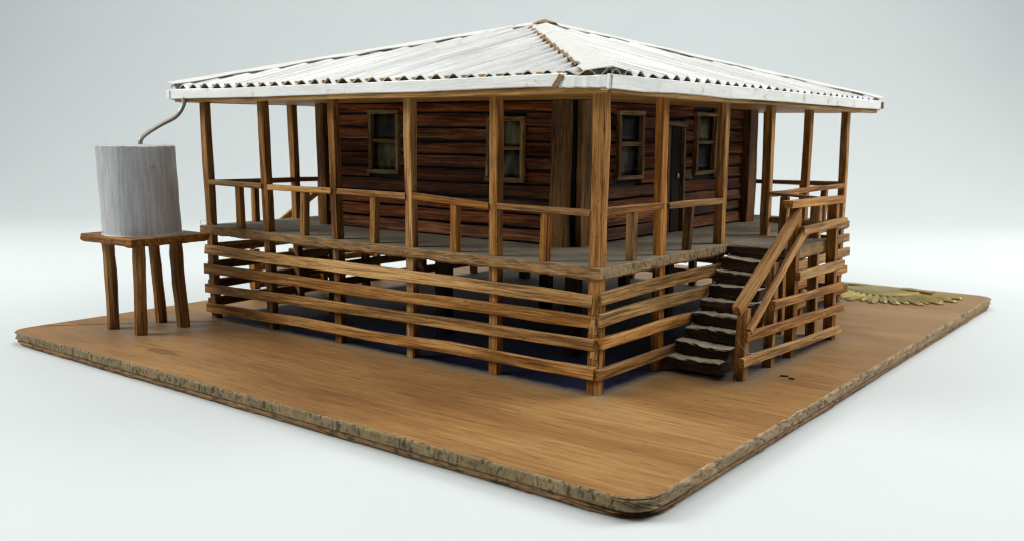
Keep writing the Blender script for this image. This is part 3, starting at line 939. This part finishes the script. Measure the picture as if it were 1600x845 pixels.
def tank():
    n, rows = 64, 14
    H0, H1, r = 4.835, 9.30, 1.885
    cx, cy = -24.75, -3.95
    vs, fs = [], []
    prof = [(r*.6, H0), (r+.02, H0)] + [(r*(1+.006*math.sin(i)), lerp(H0+.06, H1-.06, i/rows)) for i in range(rows+1)] + [(r-.05, H1-.01), (r-.2, H1+.01), (r*.5, H1+.015)]
    for (rr, z) in prof:
        for k in range(n):
            a = 2*math.pi*k/n
            q = rr*(1+.010*noise.noise((math.cos(a)*2.2, math.sin(a)*2.2, z*.12)) + .006*noise.noise((math.cos(a)*9, math.sin(a)*9, z*.4)))
            zz = z + (.05*noise.noise((math.cos(a)*5, math.sin(a)*5, 3)) if z > H1-.1 else 0)
            lean = (z-H0)*-.035; leany = (z-H0)*-.027
            vs.append((q*math.cos(a)+lean, q*math.sin(a)+leany, zz-H0))
    m = len(prof)
    for i in range(m-1):
        for k in range(n):
            k2 = (k+1) % n
            fs.append((i*n+k, i*n+k2, (i+1)*n+k2, (i+1)*n+k))
    fs.append(tuple((m-1)*n+k for k in range(n))); fs.append(tuple(range(n-1, -1, -1)))
    o = link('water_tank', mesh('water_tank', vs, fs, True), TANK, None, Matrix.Translation(Vector((cx, cy, H0))*CM))
    try: o.data.set_sharp_from_angle(angle=R(40))
    except Exception: pass
    tag(o, 'silver painted cylinder water tank standing on the small wooden table', 'water tank')
    # thin pad of glue squeezed out under the tank
    vs, fs = [], []
    for layer, z in ((0, .002), (1, .05)):
        for k in range(n):
            a = 2*math.pi*k/n
            q = 1.93*(1+.04*noise.noise((math.cos(a)*2, math.sin(a)*2, 4)))
            vs.append((q*math.cos(a), q*math.sin(a), z))
    for k in range(n):
        fs.append((k, (k+1) % n, n+(k+1) % n, n+k))
    fs.append(tuple(n+k for k in range(n)))
    link('glue_pad', mesh('glue_pad', vs, fs), GUTTER, o, Matrix.Translation(Vector((cx, cy, 4.832))*CM))
tank()

# ------------------------------------------------------------------ brass sunburst badge lying at the back of the board
def badge():
    c = Vector((1.2, 33.0, .01))
    b = empty('sunburst_badge', c)
    tag(b, 'tarnished brass sunburst badge lying flat at the back of the board', 'badge')
    n = 23
    for i in range(n):
        a = R(-188 + 196*i/(n-1))
        ln = (4.7 if i % 2 == 0 else 4.3)+random.uniform(-.12, .12)
        w0, w1 = .19, (.30 if i % 2 == 0 else .23)
        d = Vector((math.cos(a), math.sin(a), 0)); s = Vector((-d.y, d.x, 0))
        st = [(1.6, w0, .24), (2.6, w0*1.25, .26), (ln-.7, w1, .22), (ln-.15, w1*.85, .16), (ln, w1*.5, .08)]
        vs, fs = [], []
        for (r0, ww, hh) in st:
            p = d*r0
            for (sy, sz) in ((-1, 0.0), (-1, .45), (0, 1), (1, .45), (1, 0.0)):
                q = p + s*ww*sy
                vs.append((q.x, q.y, hh*sz))
        for k in range(len(st)-1):
            for j in range(4):
                fs.append((k*5+j, k*5+j+1, (k+1)*5+j+1, (k+1)*5+j)[::-1])
        fs.append((0, 1, 2, 3, 4)); fs.append(tuple((len(st)-1)*5+j for j in (4, 3, 2, 1, 0)))
        link('ray', mesh('ray', vs, fs), BRASS, b, Matrix.Translation(c*CM))
    # raised half-moon boss with a rim and the straight scroll along its back
    vs, fs = [], []
    m, k = 28, 0
    prof = [(2.5, .0), (2.5, .22), (2.25, .34), (2.05, .30), (1.4, .36), (.05, .42)]
    for (r0, z) in prof:
        for i in range(m+1):
            a = R(-190+200*i/m)
            vs.append((r0*math.cos(a), r0*math.sin(a), z))
    for p in range(len(prof)-1):
        for i in range(m):
            fs.append((p*(m+1)+i, p*(m+1)+i+1, (p+1)*(m+1)+i+1, (p+1)*(m+1)+i))
    link('boss', mesh('boss', vs, fs, False), BRASS, b, Matrix.Translation(c*CM))
    beam('scroll', (-2.7, 33.2, .22), (4.3, 33.2, .20), (0, 0, 1), .7, .36, BRASS, b, jit=.06, nst=10)
badge()

# ------------------------------------------------------------------ stray fibres and splinters
def fibre(pts, label, r=.012):
    o = link('fibre', tube_mesh('fibre', spline(pts, 6), r, 5), HAIR)
    tag(o, label, 'fibre', 'stray fibres caught on the model')
fibre([(-24.95, -.38, 5.02), (-24.9, -.45, 5.22), (-24.4, -.5, 5.30), (-23.9, -.45, 5.12), (-23.7, -.4, 5.02)], 'curled pale fibre on the far left corner of the deck')
fibre([(3.55, 5.35, 1.75), (3.75, 5.3, 1.45), (3.95, 5.6, 1.2), (3.98, 6.1, 1.15)], 'pale fibre hanging from the lower stair slat by the bottom post')
fibre([(1.5, 6.6, 1.76), (1.8, 6.3, 1.95), (2.2, 6.35, 1.85), (2.5, 6.2, 1.95), (2.8, 6.35, 1.80)], 'looped pale fibre on the third step from the bottom')
fibre([(1.3, 7.2, 2.3), (1.6, 7.0, 2.5), (1.9, 6.9, 2.42), (2.1, 7.1, 2.32)], 'short pale fibre arched on the fourth step from the bottom')
def chip(p, l, a, label):
    d = Vector((math.cos(a), math.sin(a), 0))
    p = Vector(p)
    o = beam('splinter', p-d*l/2, p+d*l/2, (0, 0, 1), .10, .06, CHIP, None, jit=.02)
    tag(o, label, 'splinter')
chip((4.75, 7.4, .045), .34, .4, 'longer dark splinter on the board beside the stair railing')
chip((5.15, 7.2, .045), .22, -.2, 'shorter dark splinter on the board in front of the longer one')
bpy.context.view_layer.update()
